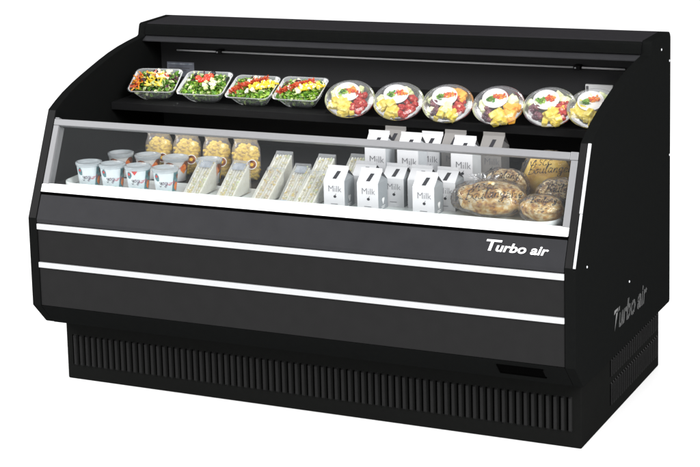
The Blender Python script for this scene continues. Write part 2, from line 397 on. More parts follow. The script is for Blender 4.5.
# lower deck
b = MB(); b.prism_x([(.062, HB+.01), (.062, .5966), (.7896, .5966), (.7896, HB+.01)], T+.0003, W-T-.0003, 'deckp'); b.build('deck', case)
b = MB()
b.box(.078, 1.522, .0655, .236, .5968, .5974, 'pan')
path = [(.076, .238), (.076, .11)]+[(.126-.05*math.cos(R(a)), .1145-.05*math.sin(R(a))) for a in range(10, 91, 10)]+[(1.474+.05*math.sin(R(a)), .1145-.05*math.cos(R(a))) for a in range(0, 81, 10)]+[(1.524, .11), (1.524, .238)]
sec = []
for i, (px, py) in enumerate(path):
    p0, p1 = path[max(0, i-1)], path[min(len(path)-1, i+1)]
    t_ = Vector((p1[0]-p0[0], p1[1]-p0[1], 0)).normalized(); nn = Vector((t_.y, -t_.x, 0))*-1   # towards the inside
    c = Vector((px, py, 0))
    sec.append([c-nn*.004+Vector((0, 0, .5969)), c-nn*.004+Vector((0, 0, .6145)), c-nn*.001+Vector((0, 0, .6155)), c+nn*.002+Vector((0, 0, .6140)), c+nn*.007+Vector((0, 0, .6000)), c+nn*.014+Vector((0, 0, .5972))])
b.loft(sec, 'pan', True, True); b.build('deck_pan', case)
# front
b = MB()
b.prism_x([(ys(.5915)-.0045, .5915), (ys(.6115)-.0045, .6105), (ys(.6115)-.0035, .6118), (.0545, .6118), (.0545, .5915)], T+.001, W-T-.001, 'white'); b.build('white_sill', case, bevel=.001)
b = MB(); b.prism_x([(.0005, .5065), (.0005, .5178), (ys(.5908)+.0005, .5908), (ys(.5908)+.020, .5908), (.020, .5065)], T+.0012, W-T-.0012, 'litblack')
up = b.build('front_panel', case, bevel=.0012)
for za, zb, nm in ((.3902, .4862, 'litblack_low'), (.2600, .3730, 'litblack_low')):
    b = MB(); b.box(T+.0012, W-T-.0012, .0035, .03, za, zb, nm); b.build('front_panel', case, bevel=.001)
for za, zb in ((.4868, .5035), (.3738, .3896)):
    b = MB(); b.box(T+.0008, W-T-.0008, -.0015, .012, za, zb, 'strip'); b.build('trim_strip', case, bevel=.0015)
b = MB(); b.box(T+.0005, W-T-.0005, .0315, .061, .2605, .590, 'void'); b.build('front_backing', case)
b = MB(); b.prism_x([(.0015, .2590), (.0665, .1920), (.12, .1920), (.12, .2590)], T+.0004, W-T-.0004, 'black'); ap = b.build('lower_apron', case, bevel=.0015)
# grip in the apron, the shade of its recess painted as a black sheet
b = MB()
cn = Vector((0, -(ZC-.1920), -.0657)).normalized(); cu_ = Vector((0, .0650, -.0670)).normalized()
def chf(x, s, n): return Vector((x, .0015, .2590)) + cu_*s + cn*n
P = [(1.392, .0235), (1.509, .0235), (1.509, .0615), (1.392, .0615)]
b.loft([[chf(x, s, .0002) for x, s in P], [chf(x, s, .0012) for x, s in P]], 'void', True, True, smooth=False)
for (xa, xb, sa, sb) in ((1.389, 1.512, .0600, .0640), (1.389, 1.3925, .0215, .0625), (1.389, 1.512, .0205, .0235)):
    b.loft([[chf(xa, sa, 0), chf(xb, sa, 0), chf(xb, sb, 0), chf(xa, sb, 0)], [chf(xa, sa, .003), chf(xb, sa, .003), chf(xb, sb, .003), chf(xa, sb, .003)]], 'void', True, True, smooth=False)
b.build('grip_recess_shade', ap)
# lettering on the upper front panel
b = MB()
def onpanel(x, y, z):
    return Vector((0, 0, 0)) + slope(1.3650+x, .5432, .0012+z) + UV*y
SZ = .0325
b.text('urbo air', SZ, 'letter', lambda x, y, z: onpanel(x+.0235, y, z), shear=.26, off=.0007, ext=.0006, spacing=1.0, sx=1.27)
def par(x0, x1, y0, y1):
    k = .26
    q = [(x0+k*y0, y0), (x1+k*y0, y0), (x1+k*y1, y1), (x0+k*y1, y1)]
    b.loft([[onpanel(x, y, -.0004) for x, y in q], [onpanel(x, y, .0008) for x, y in q]], 'letter', True, True, smooth=False)
par(.0065, .0140, 0, .0232); par(-.006, .034, .0236, .0288)
b.build('lettering', up)
# glass, rail and posts
b = MB()
def slab(xa, xb, za, zb, n0, n1, m):
    b.loft([[slope(xa, za, n0), slope(xb, za, n0), slope(xb, za, n1), slope(xa, za, n1)], [slope(xa, zb, n0), slope(xb, zb, n0), slope(xb, zb, n1), slope(xa, zb, n1)]], m, True, True, smooth=False)
slab(T+.019, W-T-.019, .6123, .7690, -.011, -.008, 'glass'); fg = b.build('front_glass', case)
b = MB(); slab(T+.001, W-T-.022, .7694, .7860, -.022, .001, 'rail'); rl = b.build('glass_rail', case, bevel=.0015)
b = MB(); slab(W-T-.0215, W-T-.001, .7680, .7872, -.023, .002, 'rail'); b.build('rail_end_cap', rl, bevel=.0015)
b = MB(); slab(T+.001, T+.014, .7866, .7905, -.018, -.002, 'rail'); b.build('rail_end_cap', rl, bevel=.001)
for xa, xb in ((T+.001, T+.0185), (W-T-.0185, W-T-.001)):
    b = MB(); slab(xa, xb, .6122, .7690 if xa < 1 else .7677, -.034, .000, 'rail'); b.build('glass_post', case, bevel=.001)
# base with louvres
XB, YB, DB = .0263, .135, .8826
b = MB(); b.box(XB, W-XB, YB, DB, .0005, .1915, 'base'); bs = b.build('base', case, bevel=.003)
b = MB()
n = 76
for i in range(n):
    x = .057+(1.545-.057)*i/(n-1)
    jit = random.uniform(-.15, .15)
    # black strip for the slot's painted shade, then a fin that leans out of it
    b.box(x-.0105, x-.0045, YB-.0008, YB+.001, .046, .136, 'void')
    a = [(x-.0045, YB-.0002, z) for z in (.045, .137)]
    prof = [(x-.0048, YB+.0005), (x-.0042, YB-.0050-.0006*jit), (x-.0020, YB-.0062), (x+.0030, YB-.0040), (x+.0048, YB+.0005)]
    b.loft([[(px, YB+.0005, .042) for px, py in prof], [(px, py, .047) for px, py in prof], [(px, py, .134) for px, py in prof], [(px, YB+.0005, .139) for px, py in prof]], 'fin', False, False, smooth=False)
b.build('front_louvres', bs)
b = MB()
XS = W-XB
for i in range(24):
    y = .392+(.848-.392)*i/23
    for za, zb in ((.116, .162), (.036, .096)):
        b.box(XS-.001, XS+.0008, y, y+.006, za, zb, 'void')
        prof = [(XS-.0005, y+.0062), (XS+.0045, y+.0075), (XS+.0035, y+.0115), (XS-.0005, y+.0135)]
        b.loft([[(XS-.0005, py, za-.002) for px, py in prof], [(px, py, za+.002) for px, py in prof], [(px, py, zb-.002) for px, py in prof], [(XS-.0005, py, zb+.002) for px, py in prof]], 'fin', False, False, smooth=False)
b.build('side_louvres', bs)

# ------------------------------------------------------------------ salads on the upper shelf
GS = 'salad trays on the upper shelf'
def salad(cx, cy, cz, label, kind, rz=0, sc=1.0, name='salad_tray'):
    tilt = R(26)
    t = thing(name, label, 'salad', (cx, cy, cz), (tilt, 0, rz), GS)
    w, d = .143, .112
    b = MB()
    rings = [rrect(.074, .054, .016, -.001, 6), rrect(.092, .068, .02, .003, 6), rrect(.112, .084, .024, .016, 6), rrect(.126, .097, .022, .032, 6), rrect(w-.006, d-.006, .016, .046, 6), rrect(w+.004, d+.004, .018, .047, 6), rrect(w+.004, d+.004, .018, .0445, 6)]
    b.loft(rings, 'tub', True, False)
    b.build('tub', t, normals=False)
    def inside(u, v, z): # half extents at height z
        f = .55+.45*min(1, z/.04)
        return u*(w/2-.012)*f, v*(d/2-.012)*f
    b = MB()
    for i in range(620):
        z = random.uniform(.004, .040)
        u, v = random.uniform(-1, 1), random.uniform(-1, 1)
        if i > 200: z = .038+.012*(1-max(abs(u), abs(v))**2)+random.uniform(-.004, .004)
        x, y = inside(u, v, z)
        pal = {'mix': ['g1', 'g2', 'g3', 'g2', 'g3', 'purple'], 'green': ['g1', 'g2', 'g1', 'g2', 'g3'], 'corn': ['g1', 'g2', 'g1', 'g3']}[kind]
        b.leaf((x, y, z), random.uniform(.008, .019), random.uniform(.0028, .0055), random.choice(pal), rrot())
    b.build('lettuce', t, normals=False)
    def bits(nm, mats, n, area, sz, zz=.050, shape='strip'):
        b = MB()
        for i in range(n):
            u, v = area()
            x, y = inside(u, v, .05)
            z = zz+.008*(1-max(abs(u), abs(v))**2)+random.uniform(-.003, .004)
            m = random.choice(mats)
            if shape == 'strip': b.chunk((x, y, z), sz*random.uniform(1.2, 2.6), sz*.42, sz*.35, m, rrot())
            elif shape == 'ball': b.blob((x, y, z), (sz, sz*.95, sz*.8), m, 2)
            else: b.chunk((x, y, z), sz, sz*random.uniform(.6, 1), sz*random.uniform(.4, .8), m, rrot())
        b.build(nm, t, normals=False)
    U = random.uniform
    if kind == 'mix':
        bits('carrot_shreds', ['carrot', 'redpep'], 34, lambda: (U(-1, -.45), U(-1, .5)), .0045)
        bits('carrot_shreds', ['carrot', 'carrot', 'tom'], 20, lambda: (U(-.2, .6), U(-.1, .6)), .0045)
        bits('yellow_pepper', ['corn', 'corn', 'g3'], 40, lambda: (U(-.25, .45), U(-.85, .35)), .0050, .051)
        bits('cheese_pieces', ['cheese'], 16, lambda: (U(-.1, .7), U(-.1, .95)), .0050, .050, 'cube')
        bits('olive_pieces', ['olive'], 7, lambda: (U(-.7, -.05), U(-.5, .85)), .0050, .051, 'ball')
    elif kind == 'green':
        b = MB()
        for (x, y) in ((-.020, .006), (-.008, -.004), (.004, .014), (.012, .004), (.003, -.001), (.016, .018)):
            b.blob((x, y, .058), (.0095, .0095, .008), 'tom', 2, .1, 2)
        b.build('cherry_tomatoes', t, normals=False)
        bits('cucumber_pieces', ['g3', 'cheese'], 16, lambda: (U(.1, .75), U(-.9, .1)), .0055, .050, 'cube')
        bits('olive', ['olive'], 1, lambda: (.22, .90), .0085, .052, 'ball'); bits('olive', ['olive'], 1, lambda: (-.55, .45), .0055, .052, 'ball')
        bits('onion_shreds', ['purple', 'g3'], 12, lambda: (U(-.9, .2), U(-.2, .9)), .0040)
    else:
        bits('red_pepper_shreds', ['redpep', 'redpep', 'redpep', 'redpep'], 100, lambda: (lambda q: (q+U(-.08, .08), q*.85-.05+U(-.10, .10)+.1))(U(-.95, .65)), .0045, .052)
        bits('corn_kernels', ['corn', 'corn', 'corn', 'corn', 'cheese'], 120, lambda: (lambda q: (q+U(.18, .70), q*.85+U(-.35, .10)))(U(-.3, .6)), .0042, .050, 'cube')
        bits('cheese_pieces', ['cheese'], 9, lambda: (U(-.5, .3), U(-.9, .9)), .0055, .050, 'cube')
        bits('radicchio_shreds', ['purple'], 6, lambda: (U(-.9, .6), U(.2, .9)), .0040)
    t.scale = (sc, sc, sc*1.05)
    return t
salad(.1365, .5605, .7876, 'clear tray of mixed salad with carrot, yellow pepper and olives, leftmost on the upper shelf', 'mix', R(9), 1.05)
salad(.3076, .5600, .7874, 'clear tray of green leaf salad topped with red cherry tomatoes', 'green', R(3), 1.04)
salad(.4690, .5560, .7858, 'clear tray of corn and pepper salad next to the cherry tomato salad', 'corn')
salad(.6215, .5600, .7874, 'clear tray of corn and pepper salad next to the round fruit bowls', 'corn')

# ------------------------------------------------------------------ fruit bowls
GB = 'round fruit bowls on the upper shelf'
def fruit_bowl(cx, s, label, cfg, roll):
    tilt = R(38)
    cy, cz = .4985+.788*s, .7935+.616*s
    t = thing('fruit_bowl', label, 'fruit bowl', (cx, cy, cz), (tilt, roll, R(14)), GB); t.scale = (.96, .96, .96)
    rr = .073
    b = MB()
    b.lathe([(.024, 0), (.030, .0005), (.046, .006), (.060, .018), (.069, .032), (.0705, .035), (rr+.0015, .0355), (rr+.0015, .037)], 'bowlp', 48, True)
    b.build('bowl', t, normals=False)
    b = MB()
    b.lathe([(rr+.001, .0372), (rr-.002, .040), (.066, .0445), (.059, .051), (.048, .0550), (.030, .0575), (.0001, .058)], 'lidp', 48)
    b.build('lid', t, normals=False)
    # dip cup
    b = MB(); dx, dy = -.008, .015
    b.lathe([(.026, .020), (.034, .050), (.0365, .0506), (.0365, .0520), (.0335, .0522), (.0315, .047), (.0001, .0472)], 'plastw', 36, True, c=(dx, dy, 0))
    dc = b.build('dip_cup', t, normals=False)
    b = MB(); b.lathe([(.0312, .0482), (.022, .0495), (.0001, .0505)], 'cream', 28, c=(dx, dy, 0))
    b.build('dip', dc, normals=False)
    b = MB()
    for i in range(46): b.leaf((dx-.013+random.gauss(0, .0045), dy-.003+random.gauss(0, .0045), .0525), .009, .0032, random.choice(['g1', 'g1', 'herb']), rrot())
    b.build('herbs', dc, normals=False)
    b = MB()
    for i in range(42): b.chunk((dx+.011+random.gauss(0, .0075), dy+.005+random.gauss(0, .0045), .0525), .0034, .0026, .002, random.choice(['carrot', 'redpep', 'tom', 'carrot']), rrot())
    b.build('diced_topping', dc, normals=False)
    for (a0, a1, r0, r1, kind, n, part) in cfg:
        b = MB()
        for i in range(n):
            a = R(random.uniform(a0, a1)); r = random.uniform(r0, r1*.84)*rr
            z = .022+.016*(1-(r/rr)**2)+random.uniform(-.004, .007)+(.004 if r < .7*rr else 0)
            x, y = r*math.cos(a), r*math.sin(a)-.007
            if kind in ('pine', 'melon', 'mango'):
                sc = random.uniform(.009, .014)
                b.chunk((x, y, z), sc*1.15, sc*.85, sc*.7, kind, Matrix.Rotation(a+random.uniform(-.5, .5), 3, 'Z') @ Matrix.Rotation(random.uniform(-.5, .5), 3, 'X'))
            elif kind == 'straw': b.blob((x, y, z), (.0105, .0088, .0078), kind, 3, .35, 2.4, rrot())
            else: b.blob((x, y, z), (.0095, .0085, .008), kind, 2, .05, 2, rrot())
        o = b.build(part, t, normals=False)
        if kind in ('pine', 'melon', 'mango'):
            bv = o.modifiers.new('bevel', 'BEVEL'); bv.width = .0025; bv.segments = 2
    return t
A = [(185, 290, .25, .85, 'pine', 17, 'pineapple_pieces'), (-60, 45, .30, .85, 'straw', 22, 'strawberries'), (100, 185, .55, .85, 'melon', 8, 'melon_pieces'), (50, 95, .6, .85, 'melon', 5, 'melon_pieces'), (270, 300, .5, .8, 'straw', 3, 'strawberries')]
A2 = [(190, 275, .25, .85, 'pine', 15, 'pineapple_pieces'), (-85, 35, .30, .85, 'straw', 25, 'strawberries'), (120, 190, .55, .85, 'melon', 7, 'melon_pieces'), (40, 80, .6, .85, 'melon', 4, 'melon_pieces')]
Bc = [(165, 235, .35, .85, 'grape', 14, 'grapes'), (235, 300, .3, .86, 'pine', 12, 'pineapple_pieces'), (255, 285, .1, .5, 'melon', 5, 'melon_pieces'), (-60, 30, .35, .84, 'straw', 16, 'strawberries'), (20, 75, .55, .85, 'mango', 9, 'mango_pieces'), (110, 165, .6, .85, 'melon', 6, 'melon_pieces'), (200, 220, .6, .85, 'melon', 3, 'melon_pieces')]
Cc = [(195, 245, .4, .85, 'grape', 11, 'grapes'), (245, 300, .2, .85, 'pine', 12, 'pineapple_pieces'), (150, 200, .5, .85, 'melon', 8, 'melon_pieces'), (300, 360, .45, .85, 'mango', 9, 'mango_pieces'), (0, 35, .45, .8, 'melon', 6, 'melon_pieces'), (35, 80, .5, .85, 'straw', 10, 'strawberries')]
Dc = [(160, 240, .45, .85, 'grape', 15, 'grapes'), (235, 310, .2, .86, 'pine', 15, 'pineapple_pieces'), (-50, 25, .35, .85, 'straw', 18, 'strawberries'), (25, 75, .5, .85, 'melon', 9, 'melon_pieces'), (115, 160, .6, .85, 'melon', 5, 'melon_pieces'), (-40, -5, .3, .6, 'mango', 4, 'mango_pieces')]
Ec = [(130, 300, .3, .85, 'pine', 24, 'pineapple_pieces'), (-60, 40, .4, .85, 'straw', 14, 'strawberries'), (40, 130, .55, .85, 'melon', 9, 'melon_pieces')]
for x, s, lab, cfg, roll in (
    (.7960, .000, 'round fruit bowl of pineapple and strawberries next to the last salad tray', A, R(3)),
    (.9440, .001, 'round fruit bowl of pineapple and strawberries, the second one after the salad trays', A2, R(2)),
    (1.0910, .003, 'round fruit bowl with dark grapes, a pale yellow wedge and strawberries with mango above them', Bc, R(-2)),
    (1.2370, .006, 'round fruit bowl with grapes at lower left, orange mango and white melon at right', Cc, R(-4)),
    (1.3790, .010, 'round fruit bowl of grapes, pineapple and strawberries beside the partly hidden bowl', Dc, R(-3)),
    (1.5000, .0135, 'round fruit bowl half hidden behind the right end panel under the white plate', Ec, R(-3))):
    fruit_bowl(x, s, lab, cfg, roll)

# ------------------------------------------------------------------ yogurt cups
ZD = .5976
RB, RT, HC = .0285, .0360, .0630
def cone(th, z, off=.0005):
    r = RB+(RT-RB)*(z/HC)+off
    return Vector((r*math.sin(th), -r*math.cos(th), z))
def patch(b, pts, m, off=.0005):
    """filled decal outline given as (angle deg, height)"""
    c = (sum(p[0] for p in pts)/len(pts), sum(p[1] for p in pts)/len(pts))
    q = []
    for i in range(len(pts)):
        p0, p1 = pts[i], pts[(i+1) % len(pts)]
        for k in range(4): q.append((p0[0]+(p1[0]-p0[0])*k/4, p0[1]+(p1[1]-p0[1])*k/4))
    for (s0, s1) in ((1, .66), (.66, .33)):
        for i in range(len(q)):
            p0, p1 = q[i], q[(i+1) % len(q)]
            f = lambda p, s: cone(R(c[0]+(p[0]-c[0])*s), c[1]+(p[1]-c[1])*s, off)
            b.face([f(p0, s0), f(p1, s0), f(p1, s1), f(p0, s1)], m)
    for i in range(len(q)):
        p0, p1 = q[i], q[(i+1) % len(q)]
        b.face([cone(R(c[0]), c[1], off), cone(R(c[0]+(p0[0]-c[0])*.33), c[1]+(p0[1]-c[1])*.33, off), cone(R(c[0]+(p1[0]-c[0])*.33), c[1]+(p1[1]-c[1])*.33, off)], m)
def wob(a0, a1, z0, z1, n=9):
    cxx, czz = (a0+a1)/2, (z0+z1)/2
    return [(cxx+(a1-a0)/2*math.cos(6.283*i/n)*random.uniform(.75, 1.15), czz+(z1-z0)/2*math.sin(6.283*i/n)*random.uniform(.75, 1.15)) for i in range(n)]
def make_cup(kind, label, loc, rz, flag=False):
    t = thing('yogurt_cup', label, 'yogurt', loc, (0, 0, rz), 'yogurt cups on the deck')
    b = MB()
    body = 'cup' if kind == 'blue' else 'cupw'
    b.lathe([(RB-.002, 0), (RB, .0015), (RB+(RT-RB)*.5, HC*.5), (RT, HC), (RT+.0012, HC+.001), (RT+.001, HC+.003), (RT-.002, HC+.002)], body, 44, True)
    if kind == 'blue':
        patch(b, wob(-56, -28, .034, .058), 'teal'); patch(b, wob(-50, -34, .046, .055, 7), 'redp', .0009)
        patch(b, [(38, .006), (74, .004), (100, .010), (100, .060), (44, .060), (42, .040)], 'teal', .0004)
        if flag: patch(b, [(-26, .0605), (4, .0605), (-11, .048)], 'redp', .0008)
        patch(b, wob(50, 78, .006, .034), 'orange', .0009); patch(b, wob(60, 84, .040, .055), 'brown', .0009)
        patch(b, wob(10, 26, .004, .009, 7), 'greenp')
        pen_word(b, 'yogurt', .0150, .0016, lambda x, y: cone(R(-27)+x/.0325, .0265+y-.05*(x-.02), .0010), ['ink', 'inkm', 'inkm', 'inkr', 'inkr', 'inkr'], .1, .10)
    else:
        patch(b, wob(-58, 0, .030, .061, 11), 'brown'); patch(b, wob(-34, -10, .041, .056, 8), 'orange', .0009)
        patch(b, wob(30, 84, .030, .061, 11), 'brown'); patch(b, wob(24, 60, .024, .054, 9), 'orange', .0009)
        patch(b, [(66, .004), (104, .004), (104, .060), (76, .060)], 'teal', .0004); patch(b, wob(74, 100, .010, .034), 'yellowp', .0009)
        pen_word(b, 'yogurt', .0095, .0011, lambda x, y: cone(R(-14)+x/.032, .0400+y, .0014), ['inkr', 'redp', 'inkr', 'redp'], .1, .12)
    b.build('cup', t, normals=False)
    b = MB()
    b.lathe([(RT+.0016, HC-.003), (RT+.0030, HC+.0010), (RT+.0032, HC+.0060), (RT+.0022, HC+.0078), (RT-.002, HC+.0080), (RT-.004, HC+.0066), (RT-.0042, HC+.0030), (.0001, HC+.0028)], 'cuplid', 44)
    b.build('lid', t, normals=False)
    return t
c0 = make_cup('blue', 'pale blue yogurt cup at the left end of the front row by the glass post', (.1392, .122, ZD), R(24))
for x, rz, lab in ((.2171, 26, 'pale blue yogurt cup, second from the left in the front row'), (.3890, 25, 'pale blue yogurt cup touching the first sandwich pack in the front row')):
    dup(c0, (x, .122, ZD), lab, (0, 0, R(rz)))
make_cup('blue', 'pale blue yogurt cup with a red triangle under its lid in the front row', (.3006, .122, ZD), R(23), True)
c1 = make_cup('warm', 'white yogurt cup with brown fruit print, leftmost of the rear row', (.1664, .262, ZD), R(22))
for x, rz, lab in ((.2565, 25, 'white yogurt cup with brown fruit print, second from the left in the rear row'), (.3480, 27, 'white yogurt cup with brown fruit print, third from the left in the rear row'), (.4560, 20, 'white yogurt cup with fruit print behind the first sandwich pack')):
    dup(c1, (x, .262, ZD), lab, (0, 0, R(rz)))

# ------------------------------------------------------------------ yellow pouches
def make_pouch(label, loc, rz):
    t = thing('snack_pouch', label, 'pouch', loc, (0, 0, rz), 'yellow filled pouches behind the yogurt cups')
    def ring(w, d, z, n=28):
        return [(w*math.copysign(abs(math.cos(a))**.8, math.cos(a)), d*math.copysign(abs(math.sin(a))**.8, math.sin(a)), z+.002*math.sin(3*a)) for a in [2*math.pi*i/n for i in range(n)]]
    b = MB()
    b.loft([ring(.030, .018, 0), ring(.037, .026, .006), ring(.041, .030, .035), ring(.042, .030, .070), ring(.040, .027, .093), ring(.034, .020, .108), ring(.0335, .012, .114), ring(.036, .006, .121), ring(.0375, .0016, .130)], 'pouchp', True, False)
    b.build('bag', t, normals=False)
    b = MB()
    for i in range(300):
        a = random.uniform(0, 6.28); z = random.uniform(.005, .100)
        k = 1 if z < .08 else 1-(z-.08)/.05
        b.blob((.0345*k*math.cos(a)*random.uniform(.75, 1), .0235*k*math.sin(a)*random.uniform(.75, 1), z), (.0088, .0058, .0050), 'pasta', 2, .1, 3, rrot())
    b.blob((0, 0, .054), (.033, .021, .048), 'pasta', 3, .05, 3)
    b.build('filling', t, normals=False)
    b = MB()
    def disc(r, off, m):
        n = 24
        b.face([(.016+r*math.cos(6.283*i/n), -.0300-off, .050+r*math.sin(6.283*i/n)) for i in range(n)], m)
    disc(.0145, .0015, 'white'); disc(.0122, .0020, 'brown'); disc(.005, .0025, 'yellowp')
    for f in b.bm.faces:
        for v in f.verts: v.co.y = -.0312-( -.0312-v.co.y)*1.0 + (v.co.x-.0)**2*6
    b.build('round_label', t, normals=False)
    return t
p0 = make_pouch('yellow filled pouch behind the yogurt cups, leftmost of the four', (.2504, .345, ZD), R(14))
for x, y, rz, lab in ((.3430, .345, 18, 'yellow filled pouch, second from the left behind the yogurt cups'), (.4420, .342, 20, 'yellow filled pouch, third from the left, behind the first sandwich pack'), (.5390, .335, 24, 'yellow filled pouch behind the second sandwich pack, rightmost of the four')):
    dup(p0, (x, y, ZD), lab, (0, 0, R(rz)))

# ------------------------------------------------------------------ sandwiches
def make_sandwich(label, loc, rz, w=.052, d=.128, h=.086, fill='fillg', banner=True):
    t = thing('sandwich_pack', label, 'sandwich', loc, (0, 0, rz), 'wedge sandwich packs on the deck')
    b = MB()
    rr = .004
    def wedge(x0, x1, g, m, cap=None):
        pr = [(g*1.8, g*.6), (d-g, g*.6), (d-g, h-g*1.6)]
        b.prism_x(pr, x0, x1, m, cap, cap)
    # bread and filling
    k = w-.005
    xs = -w/2+.0025
    for q0, q1 in ((0, .13), (.185, .30), (.355, .485), (.515, .645), (.70, .815), (.87, 1)): wedge(xs+k*q0, xs+k*q1, .004, 'crustb', 'bread')
    br = b.build('bread', t, bevel=.0015)
    # cut face of the bread shows crumb, not crust
    me = br.data
    bi = [m.name for m in me.materials].index(M['bread'].name)
    for p in me.polygons:
        if p.normal.z > .5 or p.normal.y < -.5: p.material_index = bi
    b = MB()
    for a in (.157, .327, .672, .842):
        for i in range(18):
            q = random.uniform(.03, .97)
            y = .005+(d-.010)*q; z = h*q*.98
            b.chunk((xs+k*a+random.uniform(-.001, .001), y+random.uniform(0, .003), z*.96+.002), .0012, .0045, .0022, random.choice([fill, fill, fill, 'cheese', 'corn', 'g3']), rrot())
        b.prism_x([(.012, .003), (d-.005, .003), (d-.005, h-.012)], xs+k*(a-.026), xs+k*(a+.026), fill)
    b.build('filling', t, normals=False)
    b = MB()
    b.prism_x([(0, 0), (d, 0), (d, h+.001), (d-.003, h+.002), (-.002, .004)], -w/2, w/2, 'packp')
    b.build('wrapper', t, bevel=.002)
    def hyp(x, s, n): # along the sloped front of the pack
        return Vector((x, s*d, .0035+s*(h-.001)))+Vector((0, -h, d)).normalized()*n
    if banner:
        b = MB()
        b.face([hyp(-w/2+.008, .76, .0012), hyp(w/2-.007, .76, .0012), hyp(w/2-.007, .93, .0012), hyp(-w/2+.008, .93, .0012)], 'paperlabel')
        b.build('label_sticker', t, normals=False)
    b = MB()
    b.face([hyp(-w/2+.004, .03, .0015), hyp(-w/2+.026, .03, .0015), hyp(-w/2+.026, .055, .0015), hyp(-w/2+.004, .055, .0015)], 'paperlabel')
    b.build('small_print', t, normals=False); b = MB()
    b.face([hyp(-w/2, .955, .0014), hyp(w/2, .955, .0014), hyp(w/2, 1.0, .0014), hyp(-w/2, 1.0, .0014)], 'packp')
    b.build('seal', t, normals=False)
    return t
yf = .066
s0 = make_sandwich('wedge sandwich pack beside the front yogurt cups, leftmost of the sandwiches', (.4920, yf, ZD), R(0))
dup(s0, (.5950, yf, ZD), 'wedge sandwich pack with a blue grey sticker, second from the left in the front row')
sA = make_sandwich('wedge sandwich pack without a blue sticker in the middle of the front row', (.7010, yf, ZD), R(0), banner=False, fill='fillh', h=.074)
make_sandwich('narrow wedge sandwich pack with sticker set back between two front packs', (.7700, .098, ZD), R(0), w=.048, h=.083, d=.125, fill='fillh')
sB = make_sandwich('wedge sandwich pack with pale filling standing next to the first milk carton', (.8310, yf, ZD), R(0), w=.058, banner=False, h=.074)
s1 = make_sandwich('tall wedge sandwich pack standing behind the middle front pack', (.6620, .205, ZD), R(0), w=.052, d=.13, h=.088, banner=False)
dup(s1, (.7930, .205, ZD), 'tall wedge sandwich pack standing behind the pack touching the milk carton')
dup(s1, (.8780, .235, ZD), 'tall wedge sandwich pack half hidden behind the first milk carton')

# ------------------------------------------------------------------ milk cartons
def make_carton(label, loc, hb, hr, tall, mats=('carton', 'carton_side'), w=.060, d=.066):
    t = thing('milk_carton', label, 'milk carton', loc, (0, 0, 0), ('tall milk cartons in the back rows' if tall else 'small milk cartons on the deck'))
    wh, sd = mats
    b = MB()
    x0, x1, y0, y1 = -w/2, w/2, 0, d
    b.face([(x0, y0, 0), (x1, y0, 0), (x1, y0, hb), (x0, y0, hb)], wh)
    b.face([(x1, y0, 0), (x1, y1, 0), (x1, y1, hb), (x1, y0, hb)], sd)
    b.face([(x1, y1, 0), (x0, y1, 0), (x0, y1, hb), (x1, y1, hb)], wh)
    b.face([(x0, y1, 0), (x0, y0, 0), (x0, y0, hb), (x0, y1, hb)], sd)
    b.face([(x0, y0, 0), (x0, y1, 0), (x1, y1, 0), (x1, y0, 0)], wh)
    bmesh.ops.remove_doubles(b.bm, verts=b.bm.verts, dist=1e-5)
    f = lambda x, z, e=.0005: Vector((x, -e, z))
    ink = 'inkg'
    tz = hb*.60 if not tall else hb*.70
    b.text('Milk', .0245 if not tall else .027, ink, lambda x, y, z: f(x-.018, tz+y), off=-.0003, sx=.95)
    # cherry mark and the small line of print
    n = 12
    cz_ = tz-.013
    b.face([f(.002+.0042*math.cos(6.283*i/n), cz_+.0038*math.sin(6.283*i/n)) for i in range(n)], 'ink')
    b.face([f(.002, cz_+.003), f(.0032, cz_+.003), f(.006, cz_+.008), f(.0048, cz_+.008)], 'ink')
    b.face([f(-.010, .012), f(.010, .012), f(.010, .0135), f(-.010, .0135)], 'inkg')
    # white heart on the side
    s = lambda y, z: Vector((x1+.0005, d/2+y, hb*.33+z))
    for sg in (-1, 1):
        b.face([s(sg*.004+.0046*math.cos(6.283*i/n), .003+.0046*math.sin(6.283*i/n)) for i in range(n)], 'letter')
    b.face([s(-.0082, .0012), s(0, -.011), s(.0082, .0012), s(0, .006)], 'letter')
    for k in (0, 1): b.face([s(-.012, -.016-.004*k), s(.012-.004*k, -.016-.004*k), s(.012-.004*k, -.0145-.004*k), s(-.012, -.0145-.004*k)], 'letter')
    b.build('carton_body', t, normals=False)
    # gable top: two roof slopes, folded-in ends, upright fin
    b = MB(); ym = d/2; za = hb+hr; e = .0012
    b.face([(x0, y0, hb), (x1, y0, hb), (x1, ym-e, za), (x0, ym-e, za)], wh)
    b.face([(x1, y1, hb), (x0, y1, hb), (x0, ym+e, za), (x1, ym+e, za)], wh)
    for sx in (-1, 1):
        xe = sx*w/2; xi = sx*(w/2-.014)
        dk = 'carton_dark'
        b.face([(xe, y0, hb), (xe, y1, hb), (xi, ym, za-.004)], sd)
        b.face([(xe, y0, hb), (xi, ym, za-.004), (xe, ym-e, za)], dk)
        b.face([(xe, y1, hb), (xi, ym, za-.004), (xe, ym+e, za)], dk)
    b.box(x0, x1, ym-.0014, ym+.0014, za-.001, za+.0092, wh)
    if not wh.endswith('dull'):
      for k in range(14): b.box(x0+.003+k*.004, x0+.004+k*.004, ym-.0019, ym-.0012, za+.003, za+.0078, 'plastw')
    rs = lambda x, q: Vector((x, y0+(ym-y0)*q, hb+hr*q))+Vector((0, -hr, ym)).normalized()*.0006
    b.face([rs(-.006, .14), rs(.005, .14), rs(.011, .84), rs(.000, .84)], 'ink')
    b.build('gable_top', t, normals=False)
    return t
m0 = make_carton('small milk carton in front next to the sandwich packs', (.9163, .093, ZD), .077, .0255, False)
dup(m0, (1.0125, .093, ZD), 'small milk carton in front, second from the sandwiches')
dup(m0, (1.1690, .093, ZD), 'small milk carton standing alone at the right of the front row, near the bread')
